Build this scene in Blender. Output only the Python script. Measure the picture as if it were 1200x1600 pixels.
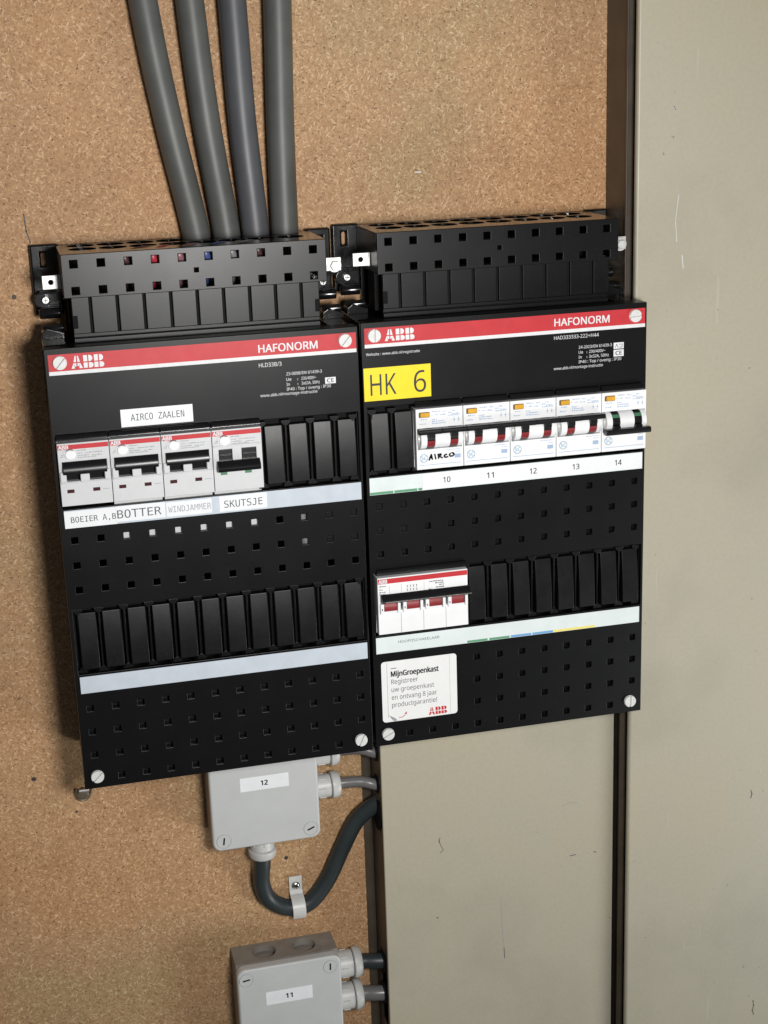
import bpy, bmesh, math, random
from mathutils import Vector, Matrix

for o in list(bpy.data.objects):
    bpy.data.objects.remove(o, do_unlink=True)
SC = bpy.context.scene
COL = SC.collection
S = 0.001            # everything below is written in millimetres
ZB = 1500.0          # height of the fuse boxes' top edge above the floor
rnd = random.Random(7)

# ------------------------------------------------------------------ camera
cd = bpy.data.cameras.new('camera')
cam = bpy.data.objects.new('camera', cd)
COL.objects.link(cam)
right = Vector((0.96864375, -0.24629221, -0.03270233))
down = Vector((-0.09997853, -0.26589755, -0.95880279))
fwd = Vector((0.22745019, 0.93200785, -0.28218393))
M = Matrix((right, -down, -fwd)).transposed().to_4x4()
M.translation = Vector((-0.0240972, -1.0612686, 0.1816917 + ZB * S))
cam.matrix_world = M
cd.sensor_fit = 'VERTICAL'
cd.sensor_height = 36.0
cd.sensor_width = 27.0
cd.lens = 36.0 * 2400 / 1600
cd.clip_start = 0.01
cd.clip_end = 50
SC.camera = cam

# ------------------------------------------------------------------ world + lamps
w = bpy.data.worlds.new('World')
SC.world = w
w.use_nodes = True
bg = w.node_tree.nodes['Background']
bg.inputs[0].default_value = (0.93, 0.96, 1.0, 1)
bg.inputs[1].default_value = 0.075


def lamp(name, loc, target, size, power, col=(1, 1, 1)):
    d = bpy.data.lights.new(name, 'AREA')
    d.shape = 'DISK'
    d.size = size
    d.energy = power
    d.color = col
    o = bpy.data.objects.new(name, d)
    COL.objects.link(o)
    o.location = (loc[0], loc[1], loc[2] + ZB * S)
    dv = Vector(target) - Vector(loc)
    o.rotation_euler = dv.to_track_quat('-Z', 'Y').to_euler()
    return o


wl = lamp('work_lamp', (0.21, -0.90, 0.07), (0.30, 0, -0.05), 0.14, 8.2, (1.0, 0.985, 0.965))
sp = bpy.data.lights.new('work_lamp', 'SPOT')      # a hand torch with a soft-edged beam
sp.energy = 36.0
sp.color = (1.0, 0.985, 0.965)
sp.spot_size = math.radians(104)
sp.spot_blend = 1.0
sp.shadow_soft_size = 0.10
wl.data = sp
lamp('added_fill', (1.75, -1.05, -1.2), (0.6, 0, -0.45), 0.8, 17.0, (0.98, 1.0, 0.97))  # added fill, low on the right, to brighten the lower beige panels

SC.view_settings.view_transform = 'Standard'
SC.view_settings.look = 'None'
SC.view_settings.exposure = 0.0
SC.view_settings.gamma = 1.0
SC.view_settings.use_curve_mapping = False


# ------------------------------------------------------------------ materials
def nodes_of(m):
    m.use_nodes = True
    nt = m.node_tree
    return nt, nt.nodes, nt.links, nt.nodes['Principled BSDF']


def mathn(nt, op, a, b=None, clamp=False):
    n = nt.nodes.new('ShaderNodeMath')
    n.operation = op
    n.use_clamp = clamp
    for i, v in enumerate((a, b)):
        if v is None:
            continue
        if isinstance(v, (int, float)):
            n.inputs[i].default_value = v
        else:
            nt.links.new(v, n.inputs[i])
    return n.outputs[0]


def mixc(nt, fac, a, b, mode='MIX'):
    n = nt.nodes.new('ShaderNodeMix')
    n.data_type = 'RGBA'
    n.blend_type = mode
    for sock, v in ((n.inputs[0], fac), (n.inputs[6], a), (n.inputs[7], b)):
        if isinstance(v, (int, float)):
            sock.default_value = v
        elif isinstance(v, tuple):
            sock.default_value = (*v[:3], 1)
        else:
            nt.links.new(v, sock)
    return n.outputs[2]


def noise(nt, vec, scale, detail=3, rough=.6, dist=0.0):
    n = nt.nodes.new('ShaderNodeTexNoise')
    n.inputs['Scale'].default_value = scale
    n.inputs['Detail'].default_value = detail
    n.inputs['Roughness'].default_value = rough
    n.inputs['Distortion'].default_value = dist
    nt.links.new(vec, n.inputs['Vector'])
    return n


def ramp(nt, fac, stops):
    n = nt.nodes.new('ShaderNodeValToRGB')
    while len(n.color_ramp.elements) < len(stops):
        n.color_ramp.elements.new(0.5)
    for e, (p, c) in zip(n.color_ramp.elements, stops):
        e.position = p
        e.color = (*c, 1) if len(c) == 3 else c
    nt.links.new(fac, n.inputs[0])
    return n.outputs[0]


def pos(nt):
    return nt.nodes.new('ShaderNodeNewGeometry').outputs['Position']


def mat(name, col, rough=.45, metal=0.0, var=.08, vscale=60, bump=.04, bscale=1500, rvar=.12, spec=.5, dust=0.0):
    m = bpy.data.materials.new(name)
    nt, N, L, b = nodes_of(m)
    P = pos(nt)
    n1 = noise(nt, P, vscale, 4, .65)
    lo = tuple(max(0, c * (1 - var * 1.6)) for c in col)
    hi = tuple(min(1, c * (1 + var * 1.6)) for c in col)
    c = ramp(nt, n1.outputs[0], [(.25, lo), (.5, col), (.75, hi)])
    if dust:
        d1 = noise(nt, P, 900, 3, .7)
        d2 = noise(nt, P, 25, 3, .6)
        f = mathn(nt, 'MULTIPLY', mathn(nt, 'GREATER_THAN', d1.outputs[0], .66), d2.outputs[0])
        c = mixc(nt, mathn(nt, 'MULTIPLY', f, dust), c, (.30, .27, .23))
    L.new(c, b.inputs['Base Color'])
    n2 = noise(nt, P, vscale * .7, 3, .6)
    r = mathn(nt, 'ADD', mathn(nt, 'MULTIPLY', mathn(nt, 'SUBTRACT', n2.outputs[0], .5), rvar * 2), rough, True)
    L.new(r, b.inputs['Roughness'])
    b.inputs['Metallic'].default_value = metal
    b.inputs['Specular IOR Level'].default_value = spec
    if bump:
        n3 = noise(nt, P, bscale, 2, .5)
        bp = N.new('ShaderNodeBump')
        bp.inputs['Strength'].default_value = bump
        bp.inputs['Distance'].default_value = .0006
        L.new(n3.outputs[0], bp.inputs['Height'])
        L.new(bp.outputs[0], b.inputs['Normal'])
    return m


def chipboard():
    m = bpy.data.materials.new('chipboard')
    nt, N, L, b = nodes_of(m)
    P0 = pos(nt)
    # warp a little so that no fibre is quite straight
    wn = noise(nt, P0, 260, 2, .5)
    vs = N.new('ShaderNodeVectorMath')
    vs.operation = 'MULTIPLY_ADD'
    L.new(wn.outputs['Color'], vs.inputs[0])
    vs.inputs[1].default_value = (.0022, .0, .0022)
    L.new(P0, vs.inputs[2])
    P = vs.outputs[0]
    n1 = noise(nt, P, 500, 5, .75, 1.1)
    base = ramp(nt, n1.outputs[0], [(.28, (.170, .092, .042)), (.45, (.400, .240, .122)),
                                    (.56, (.500, .314, .168)), (.75, (.720, .520, .315))])

    def fibres(ang, scale, stretch, thr, keep, seed):
        mp = N.new('ShaderNodeMapping')
        mp.inputs['Rotation'].default_value = (0, ang, 0)
        mp.inputs['Location'].default_value = (seed, 0, seed * .7)
        m2 = N.new('ShaderNodeMapping')
        m2.inputs['Scale'].default_value = (1, 0, stretch)
        L.new(P, mp.inputs[0])
        L.new(mp.outputs[0], m2.inputs[0])
        v = N.new('ShaderNodeTexVoronoi')
        v.inputs['Scale'].default_value = scale
        L.new(m2.outputs[0], v.inputs['Vector'])
        sep = N.new('ShaderNodeSeparateColor')
        L.new(v.outputs['Color'], sep.inputs[0])
        near = N.new('ShaderNodeMapRange')
        near.inputs['From Min'].default_value = thr
        near.inputs['From Max'].default_value = thr * .6
        L.new(v.outputs['Distance'], near.inputs['Value'])
        return mathn(nt, 'MULTIPLY', near.outputs[0], mathn(nt, 'GREATER_THAN', sep.outputs[0], keep)), sep.outputs[1]

    c = base
    hgt = n1.outputs[0]
    for i, (ang, sc, st, thr, keep) in enumerate([(.3, 700, .30, .36, .5), (1.2, 660, .27, .36, .5), (2.0, 720, .30, .36, .5),
                                                 (2.75, 600, .25, .34, .55), (.8, 380, .18, .24, .75), (2.4, 360, .18, .22, .78)]):
        f, g = fibres(ang, sc, st, thr, keep, .37 * i + .11)
        lite = mixc(nt, g, (.42, .265, .140), (.78, .59, .38))
        c = mixc(nt, mathn(nt, 'MULTIPLY', f, .64), c, lite)
    for i, (ang, sc, st, thr, keep) in enumerate([(.6, 640, .5, .3, .80), (1.7, 600, .45, .3, .80), (2.9, 210, .5, .13, .86), (.1, 60, .8, .045, .6)]):
        f, g = fibres(ang, sc, st, thr, keep, .53 * i + .29)
        dk = mixc(nt, g, (.060, .030, .014), (.22, .125, .062))
        c = mixc(nt, mathn(nt, 'MULTIPLY', f, .75), c, dk)
    # broad patches of redder and greyer board, with a grimy edge here and there
    n2 = noise(nt, P0, 5.5, 3, .55)
    c = mixc(nt, .8, c, ramp(nt, n2.outputs[0], [(.3, (.84, .90, .86)), (.5, (.99, .91, .86)), (.7, (1, .86, .74))]), 'MULTIPLY')
    n4 = noise(nt, P0, 26, 4, .6)
    c = mixc(nt, .5, c, ramp(nt, n4.outputs[0], [(.3, (.90, .89, .88)), (.5, (1, 1, 1)), (.7, (1, 1, 1))]), 'MULTIPLY')
    L.new(c, b.inputs['Base Color'])
    b.inputs['Roughness'].default_value = .62
    b.inputs['Specular IOR Level'].default_value = .35
    bp = N.new('ShaderNodeBump')
    bp.inputs['Strength'].default_value = .35
    bp.inputs['Distance'].default_value = .0005
    L.new(hgt, bp.inputs['Height'])
    L.new(bp.outputs[0], b.inputs['Normal'])
    return m


def sheet_metal(name, col):
    m = bpy.data.materials.new(name)
    nt, N, L, b = nodes_of(m)
    P = pos(nt)
    n1 = noise(nt, P, 5, 4, .6)
    c = ramp(nt, n1.outputs[0], [(.3, tuple(x * .86 for x in col)), (.5, col), (.7, (col[0] * 1.03, col[1] * 1.0, col[2] * .95))])
    n2 = noise(nt, P, 330, 3, .6)      # mottled stove enamel
    c = mixc(nt, .22, c, ramp(nt, n2.outputs[0], [(.35, (.80, .80, .78)), (.6, (1.0, 1.0, 1.0))]), 'MULTIPLY')
    # vertical faint rub marks
    mp = N.new('ShaderNodeMapping')
    mp.inputs['Scale'].default_value = (1, 1, .06)
    L.new(P, mp.inputs[0])
    n3 = noise(nt, mp.outputs[0], 190, 2, .5)
    c = mixc(nt, mathn(nt, 'MULTIPLY', mathn(nt, 'GREATER_THAN', n3.outputs[0], .73), .16), c, (.62, .60, .52))
    # specks of dirt
    n5 = noise(nt, P, 240, 2, .5)
    n6 = noise(nt, P, 14, 2, .5)
    f = mathn(nt, 'MULTIPLY', mathn(nt, 'GREATER_THAN', n5.outputs[0], .755), mathn(nt, 'GREATER_THAN', n6.outputs[0], .52))
    c = mixc(nt, mathn(nt, 'MULTIPLY', f, .55), c, (.16, .13, .09))
    L.new(c, b.inputs['Base Color'])
    b.inputs['Roughness'].default_value = .42
    bp = N.new('ShaderNodeBump')
    bp.inputs['Strength'].default_value = .12
    bp.inputs['Distance'].default_value = .0004
    L.new(n2.outputs[0], bp.inputs['Height'])
    L.new(bp.outputs[0], b.inputs['Normal'])
    return m


MT = {}
MT['chip'] = chipboard()
MT['beige'] = sheet_metal('beige_enamel', (.420, .388, .300))
MT['cover'] = mat('satin_black_plastic', (.0034, .0034, .0040), .33, 0, .10, 40, .03, 1800, .04, .30, .10)
MT['gloss'] = mat('glossy_black_plastic', (.006, .006, .0065), .17, 0, .1, 60, .02, 900, .06, .55, .12)
MT['blank'] = mat('black_blanking_plastic', (.0036, .0036, .0040), .36, 0, .25, 90, .03, 1500, .08, .32, .15)
MT['toggle'] = mat('black_toggle_plastic', (.005, .005, .006), .30, 0, .1, 80, .03, 1500, .05)
MT['pit'] = mat('unlit_black_plastic', (.004, .004, .005), .75, 0, .1, 80, 0, 900, .05, .2)
MT['grey'] = mat('light_grey_plastic', (.585, .595, .60), .40, 0, .03, 70, .04, 1300, .08, .5, .06)
MT['white'] = mat('white_plastic', (.82, .825, .835), .33, 0, .02, 70, .03, 1300, .06)
MT['screw'] = mat('white_nylon', (.66, .66, .65), .42, 0, .06, 200, .05, 1500)
MT['label'] = mat('white_label_tape', (.80, .815, .835), .36, 0, .03, 120, .02, 700)
MT['paper'] = mat('white_paper', (.78, .78, .77), .5, 0, .02, 120, .02, 900)
MT['strip'] = mat('pale_blue_label_strip', (.53, .58, .645), .35, 0, .05, 60, .02, 700)
MT['strip2'] = mat('pale_green_label_strip', (.70, .76, .76), .35, 0, .04, 60, .02, 700)
MT['yellow'] = mat('yellow_label', (.86, .66, .010), .38, 0, .03, 120, .02, 700)
MT['red'] = mat('red_print', (.52, .036, .044), .42, 0, .06, 90, .02, 1500, .08, .3)
MT['darkred'] = mat('dark_red_flag', (.045, .006, .009), .45, 0, .1, 200, 0, 900, .05, .2)
MT['rocker'] = mat('red_rocker', (.23, .018, .022), .35, 0, .12, 200, .03)
MT['green'] = mat('green_flag', (.06, .19, .10), .45, 0, .1, 200, 0)
MT['greenp'] = mat('green_print', (.10, .30, .17), .5, 0, .05, 200, 0)
MT['bluep'] = mat('blue_print', (.14, .34, .62), .5, 0, .05, 200, 0)
MT['yellp'] = mat('yellow_print', (.80, .70, .16), .5, 0, .05, 200, 0)
MT['paleblue'] = mat('pale_blue_ink', (.33, .44, .60), .5, 0, .05, 200, 0)
MT['skyink'] = mat('sky_blue_ink', (.22, .46, .66), .5, 0, .05, 200, 0)
MT['ink'] = mat('black_ink', (.018, .018, .02), .5, 0, .1, 200, 0)
MT['greyink'] = mat('grey_ink', (.075, .075, .085), .5, 0, .1, 200, 0)
MT['fadeink'] = mat('faded_ink', (.30, .32, .35), .5, 0, .1, 200, 0)
MT['whiteink'] = mat('white_ink', (.70, .71, .72), .5, 0, .05, 200, 0)
MT['amber'] = mat('amber_button', (.68, .36, .035), .3, 0, .1, 200, .02)
MT['amberpit'] = mat('button_recess', (.16, .10, .035), .5, 0, .1, 200, 0)
MT['cable'] = mat('grey_pvc_sheath', (.086, .088, .082), .48, 0, .10, 30, .04, 900, .06, .5, .05)
MT['cableb'] = mat('blue_grey_pvc_sheath', (.078, .080, .087), .46, 0, .10, 30, .04, 900, .06, .5, .05)
MT['rubber'] = mat('dark_rubber_sheath', (.026, .034, .036), .42, 0, .10, 40, .06, 900, .06, .5, .05)
MT['greycab'] = mat('mid_grey_sheath', (.16, .155, .15), .32, 0, .08, 40, .03, 900)
MT['jbox'] = mat('pale_grey_box_plastic', (.52, .53, .525), .42, 0, .035, 30, .06, 1200, .08, .45, .10)
MT['gland'] = mat('grey_nylon_gland', (.55, .55, .535), .38, 0, .05, 90, .04, 1200, .08, .5, .08)
MT['zinc'] = mat('zinc_plated_steel', (.70, .70, .68), .34, .35, .08, 160, .05, 900)
MT['steel'] = mat('bright_steel', (.62, .64, .62), .26, .95, .1, 160, .05, 900)
MT['oldsteel'] = mat('tarnished_steel', (.20, .165, .12), .42, .7, .25, 160, .10, 700)
MT['clip'] = mat('white_saddle_plastic', (.60, .60, .58), .36, 0, .05, 90, .03, 900)
MT['jbody'] = mat('shade_toned_taupe_plastic', (.23, .21, .185), .5, 0, .12, 60, .06, 1200)  # box body coloured darker than the lid to carry its shade
MT['brown'] = mat('shaded_beige_enamel', (.062, .048, .034), .45, 0, .15, 40, .05, 900)  # beige paint on sides turned from the lamp, shade mixed into the colour
MT['inner'] = mat('dark_brown_metal', (.045, .037, .028), .5, 0, .15, 60, .05, 900)
for nm, c in (('wred', (.40, .03, .05)), ('wpink', (.26, .12, .14)), ('wblue', (.055, .085, .24)), ('wgrey', (.20, .20, .21)), ('wbrown', (.07, .03, .03))):
    MT[nm] = mat('wire_' + nm[1:], c, .35, 0, .08, 100, 0)


# ------------------------------------------------------------------ mesh builder
class MB:
    def __init__(s):
        s.v, s.f = [], []

    def add(s, vs, fs):
        o = len(s.v)
        s.v += [tuple(p) for p in vs]
        s.f += [tuple(i + o for i in f) for f in fs]
        return s

    def box(s, x0, x1, y0, y1, z0, z1):
        vs = [(x, y, z) for x in (x0, x1) for y in (y0, y1) for z in (z0, z1)]
        return s.add(vs, [(0, 1, 3, 2), (4, 6, 7, 5), (0, 4, 5, 1), (2, 3, 7, 6), (0, 2, 6, 4), (1, 5, 7, 3)])

    def prism(s, poly, a0, a1, axis='y'):
        """poly in the two other axes (x,z for 'y'; y,z for 'x'; x,y for 'z')"""
        n = len(poly)

        def mk(p, a):
            return {'y': (p[0], a, p[1]), 'x': (a, p[0], p[1]), 'z': (p[0], p[1], a)}[axis]
        vs = [mk(p, a0) for p in poly] + [mk(p, a1) for p in poly]
        fs = [tuple(range(n)), tuple(range(2 * n - 1, n - 1, -1))]
        fs += [(i, (i + 1) % n, n + (i + 1) % n, n + i) for i in range(n)]
        return s.add(vs, fs)

    def cyl(s, c, r, a0, a1, axis='y', n=24, r1=None):
        r1 = r if r1 is None else r1
        vs = []
        for a, rr in ((a0, r), (a1, r1)):
            for k in range(n):
                t = 2 * math.pi * k / n
                u, q = rr * math.cos(t), rr * math.sin(t)
                vs.append({'y': (c[0] + u, a, c[1] + q), 'x': (a, c[0] + u, c[1] + q), 'z': (c[0] + u, c[1] + q, a)}[axis])
        fs = [tuple(range(n)), tuple(range(2 * n - 1, n - 1, -1))]
        fs += [(i, (i + 1) % n, n + (i + 1) % n, n + i) for i in range(n)]
        return s.add(vs, fs)

    def lathe(s, prof, c, axis='x', n=24):
        """prof: list of (along, radius)"""
        vs, fs = [], []
        for a, r in prof:
            for k in range(n):
                t = 2 * math.pi * k / n
                u, q = r * math.cos(t), r * math.sin(t)
                vs.append({'y': (c[0] + u, a, c[1] + q), 'x': (a, c[0] + u, c[1] + q), 'z': (c[0] + u, c[1] + q, a)}[axis])
        for j in range(len(prof) - 1):
            for k in range(n):
                fs.append((j * n + k, j * n + (k + 1) % n, (j + 1) * n + (k + 1) % n, (j + 1) * n + k))
        fs.append(tuple(range(n)))
        fs.append(tuple(range(len(prof) * n - 1, (len(prof) - 1) * n - 1, -1)))
        return s.add(vs, fs)

    def plate(s, u0, u1, v0, v1, t0, t1, holes, axis='y'):
        """flat plate with rectangular holes (u0,u1,v0,v1); solid walls round every hole"""
        us = sorted({u0, u1, *[h[0] for h in holes], *[h[1] for h in holes]})
        vs_ = sorted({v0, v1, *[h[2] for h in holes], *[h[3] for h in holes]})
        us = [u for u in us if u0 <= u <= u1]
        vs_ = [v for v in vs_ if v0 <= v <= v1]
        nu, nv = len(us) - 1, len(vs_) - 1

        def solid(i, j):
            if not (0 <= i < nu and 0 <= j < nv):
                return False
            cu, cv = (us[i] + us[i + 1]) / 2, (vs_[j] + vs_[j + 1]) / 2
            return not any(h[0] < cu < h[1] and h[2] < cv < h[3] for h in holes)

        def mk(u, v, t):
            return {'y': (u, t, v), 'x': (t, u, v), 'z': (u, v, t)}[axis]
        vid, V, F = {}, [], []

        def vi(i, j, k):
            key = (i, j, k)
            if key not in vid:
                vid[key] = len(V)
                V.append(mk(us[i], vs_[j], (t0, t1)[k]))
            return vid[key]
        for i in range(nu):
            for j in range(nv):
                if not solid(i, j):
                    continue
                F.append((vi(i, j, 0), vi(i + 1, j, 0), vi(i + 1, j + 1, 0), vi(i, j + 1, 0)))
                F.append((vi(i, j, 1), vi(i, j + 1, 1), vi(i + 1, j + 1, 1), vi(i + 1, j, 1)))
                if not solid(i - 1, j):
                    F.append((vi(i, j, 0), vi(i, j + 1, 0), vi(i, j + 1, 1), vi(i, j, 1)))
                if not solid(i + 1, j):
                    F.append((vi(i + 1, j, 0), vi(i + 1, j, 1), vi(i + 1, j + 1, 1), vi(i + 1, j + 1, 0)))
                if not solid(i, j - 1):
                    F.append((vi(i, j, 0), vi(i, j, 1), vi(i + 1, j, 1), vi(i + 1, j, 0)))
                if not solid(i, j + 1):
                    F.append((vi(i, j + 1, 0), vi(i + 1, j + 1, 0), vi(i + 1, j + 1, 1), vi(i, j + 1, 1)))
        return s.add(V, F)

    def ringplate(s, cu, cv, hu, hv, r, t0, t1, axis='y', n=32):
        """rectangular plate cell centred at (cu,cv), half sizes hu,hv, with one round hole"""
        def mk(u, v, t):
            return {'y': (u, t, v), 'x': (t, u, v), 'z': (u, v, t)}[axis]
        V, F = [], []
        for t in (t0, t1):
            for k in range(n):
                a = 2 * math.pi * k / n
                cx, sx = math.cos(a), math.sin(a)
                V.append(mk(cu + r * cx, cv + r * sx, t))
            for k in range(n):
                a = 2 * math.pi * k / n
                cx, sx = math.cos(a), math.sin(a)
                q = min(hu / max(abs(cx), 1e-9), hv / max(abs(sx), 1e-9))
                V.append(mk(cu + q * cx, cv + q * sx, t))
        # corners fall on k = n/8 multiples only for square cells: snap the nearest ones
        for base in (n, 3 * n):
            for (su, sv) in ((1, 1), (-1, 1), (-1, -1), (1, -1)):
                a = math.atan2(sv * hv, su * hu) % (2 * math.pi)
                k = int(round(a / (2 * math.pi) * n)) % n
                V[base + k] = mk(cu + su * hu, cv + sv * hv, (t0, t1)[base // (2 * n)])
        for k in range(n):
            k2 = (k + 1) % n
            F.append((k, k2, n + k2, n + k))
            F.append((2 * n + k, 3 * n + k, 3 * n + k2, 2 * n + k2))
            F.append((k, 2 * n + k, 2 * n + k2, k2))
            F.append((n + k, n + k2, 3 * n + k2, 3 * n + k))
        return s.add(V, F)

    def tube(s, pts, r, n=16, sub=8):
        P = [Vector(p) for p in pts]
        C = []
        if len(P) == 2:
            C = P
        else:
            Q = [P[0] * 2 - P[1]] + P + [P[-1] * 2 - P[-2]]
            for i in range(1, len(Q) - 2):
                for k in range(sub):
                    t = k / sub
                    a, b, c, d = Q[i - 1], Q[i], Q[i + 1], Q[i + 2]
                    C.append(.5 * ((2 * b) + (c - a) * t + (2 * a - 5 * b + 4 * c - d) * t * t + (3 * b - a - 3 * c + d) * t ** 3))
            C.append(P[-1])
        up = Vector((0, 1, 0))
        V, F = [], []
        for i, p in enumerate(C):
            tn = (C[min(i + 1, len(C) - 1)] - C[max(i - 1, 0)]).normalized()
            e1 = (up - tn * up.dot(tn))
            if e1.length < 1e-4:
                e1 = Vector((1, 0, 0)) - tn * tn.x
            e1.normalize()
            up = e1
            e2 = tn.cross(e1)
            for k in range(n):
                a = 2 * math.pi * k / n
                V.append(p + e1 * r * math.cos(a) + e2 * r * math.sin(a))
        m = len(C)
        for i in range(m - 1):
            for k in range(n):
                F.append((i * n + k, i * n + (k + 1) % n, (i + 1) * n + (k + 1) % n, (i + 1) * n + k))
        F.append(tuple(range(n)))
        F.append(tuple(range(m * n - 1, (m - 1) * n - 1, -1)))
        return s.add(V, F)

    def mesh(s, name, material, smooth=None):
        me = bpy.data.meshes.new(name)
        me.from_pydata([(a * S, b * S, c * S) for a, b, c in s.v], [], s.f)
        bm = bmesh.new()
        bm.from_mesh(me)
        bmesh.ops.remove_doubles(bm, verts=bm.verts, dist=2e-6)
        bmesh.ops.recalc_face_normals(bm, faces=bm.faces)
        bm.to_mesh(me)
        bm.free()
        me.materials.append(MT[material])
        if smooth is not None:
            for p in me.polygons:
                p.use_smooth = True
            me.set_sharp_from_angle(angle=math.radians(smooth))
        return me

    def build(s, name, material, parent=None, bevel=0, smooth=None, loc=None, seg=2):
        if bevel and smooth is None:
            smooth = 35
        return link(name, s.mesh(name, material, smooth), parent, bevel, loc, seg)


def link(name, me, parent=None, bevel=0, loc=None, seg=2):
    o = bpy.data.objects.new(name, me)
    COL.objects.link(o)
    if parent is not None:
        o.parent = parent
    if loc:
        o.location = tuple(c * S for c in loc)
    if bevel:
        b = o.modifiers.new("bevel", "BEVEL")
        b.harden_normals = True
        b.width = bevel * S
        b.segments = seg
        b.limit_method = 'ANGLE'
        b.angle_limit = math.radians(40)
    return o


def thing(name, label, cat, loc, group=None, rot=None):
    o = bpy.data.objects.new(name, None)
    o.empty_display_size = .02
    COL.objects.link(o)
    o.location = (loc[0] * S, loc[1] * S, (loc[2] + ZB) * S)
    if rot:
        o.rotation_euler = rot
    o['label'] = label
    o['category'] = cat
    if group:
        o['group'] = group
    return o


def rrect(x0, x1, z0, z1, r, n=5):
    pts = []
    for cx, cz, a0 in ((x1 - r, z1 - r, 0), (x0 + r, z1 - r, 90), (x0 + r, z0 + r, 180), (x1 - r, z0 + r, 270)):
        for k in range(n + 1):
            a = math.radians(a0 + 90 * k / n)
            pts.append((cx + r * math.cos(a), cz + r * math.sin(a)))
    return pts


def sheet(name, x0, x1, z0, z1, y, material, parent, t=.15, r=0):
    """thin label sheet lying on the plane y, facing the viewer"""
    m = MB()
    if r:
        m.prism(rrect(x0, x1, z0, z1, r), y - t, y)
    else:
        m.box(x0, x1, y - t, y, z0, z1)
    return m.build(name, material, parent)


# ------------------------------------------------------------------ lettering
FONT = {}
try:
    import os
    fd = bpy.utils.system_resource('DATAFILES', path='fonts')
    FONT['mono'] = bpy.data.fonts.load(os.path.join(fd, 'DejaVuSansMono.woff2'))
    FONT['sans'] = bpy.data.fonts.load(os.path.join(fd, 'NotoSansHebrew-Regular.woff2'))
except Exception:
    FONT = {}


def text(s, x0, x1, zb, h, y, material, parent, font='sans', bold=0.0, name='lettering', rot=0.0):
    """flat lettering from x0 to x1 standing on the baseline zb, h high"""
    cu = bpy.data.curves.new('tmp', 'FONT')
    cu.body = s
    if font in FONT:
        cu.font = FONT[font]
    cu.size = 1.0
    cu.resolution_u = 3
    o = bpy.data.objects.new('tmp', cu)
    COL.objects.link(o)
    dg = bpy.context.evaluated_depsgraph_get()
    me = bpy.data.meshes.new_from_object(o.evaluated_get(dg))
    bpy.data.objects.remove(o, do_unlink=True)
    bpy.data.curves.remove(cu)
    xs = [v.co.x for v in me.vertices]
    ys = [v.co.y for v in me.vertices]
    has_desc = any(c in s for c in ',gjpqy/')
    lo = 0.0 if has_desc else min(ys)
    kx = (x1 - x0) / (max(xs) - min(xs))
    kz = h / (max(ys) - lo)
    mx = min(xs)
    for v in me.vertices:
        px, pz = (v.co.x - mx) * kx, (v.co.y - lo) * kz
        c, q = math.cos(rot), math.sin(rot)
        v.co = ((x0 + px * c - pz * q) * S, y * S, (zb + px * q + pz * c) * S)
    if bold:      # heavier strokes: the same outline laid over itself, a hair to each side
        b2 = bmesh.new()
        for i_, (dx, dz) in enumerate(((0, 0), (1, .5), (-1, -.5), (1, -.5), (-1, .5))):
            bm_ = me.copy()
            for v in bm_.vertices:
                v.co.x += dx * bold * h * S
                v.co.z += dz * bold * h * S
                v.co.y -= i_ * .004 * S
            b2.from_mesh(bm_)
            bpy.data.meshes.remove(bm_)
        b2.to_mesh(me)
        b2.free()
    me.name = name
    me.materials.clear()
    me.materials.append(MT[material])
    return link(name, me, parent)


def logo(x0, z0, wd, h, y, material, parent):
    """three bold letters cut by a level line and an upright line through each letter"""
    m = MB()
    g = h * .045
    t = .06

    def P(poly):
        m.prism([(x0 + a, z0 + b) for a, b in poly], y - t, y)
    lw = wd * .345
    c = lw / 2
    mid = h * .46
    # letter with two slanting legs
    st = lw * .30
    P([(0, 0), (st, 0), (c * .62, mid - g), (c * .40, mid - g)][:4])
    P([(lw, 0), (lw - (c * .40), mid - g), (lw - (c * .62), mid - g), (lw - st, 0)])
    P([(c * .43, mid + g), (c - g, mid + g), (c - g, h), (c * .72, h)])
    P([(lw - c * .43, mid + g), (lw - c * .72, h), (c + g, h), (c + g, mid + g)])
    P([(c * .50, h * .17), (c - g, h * .17), (c - g, mid - g), (c * .66, mid - g)])
    P([(lw - c * .50, h * .17), (lw - c * .66, mid - g), (c + g, mid - g), (c + g, h * .17)])
    for k in range(2):
        bx = wd * (.375 + .325 * k)
        bw = wd * .30
        sp = bw * .46
        P([(bx, 0), (bx + sp - g, 0), (bx + sp - g, mid - g), (bx, mid - g)])
        P([(bx, mid + g), (bx + sp - g, mid + g), (bx + sp - g, h), (bx, h)])
        for z_a, z_b, ww in ((0, mid - g, bw), (mid + g, h, bw * .93)):
            r = (z_b - z_a) / 2
            pts = [(bx + sp + g, z_a)]
            for q in range(9):
                a = -math.pi / 2 + math.pi * q / 8
                pts.append((bx + ww - r + r * math.cos(a), (z_a + z_b) / 2 + r * math.sin(a)))
            pts.append((bx + sp + g, z_b))
            P(pts)
    return m.build('logo', material, parent)


def stroke(m, pts, wdt, y0, y1):
    for (a, b) in zip(pts[:-1], pts[1:]):
        d = Vector((b[0] - a[0], b[1] - a[1]))
        n = Vector((-d.y, d.x)).normalized() * wdt / 2
        m.prism([(a[0] + n.x, a[1] + n.y), (a[0] - n.x, a[1] - n.y), (b[0] - n.x, b[1] - n.y), (b[0] + n.x, b[1] + n.y)], y0, y1)
    for p in pts:
        m.cyl(p, wdt / 2, y0, y1, n=8)


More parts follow.
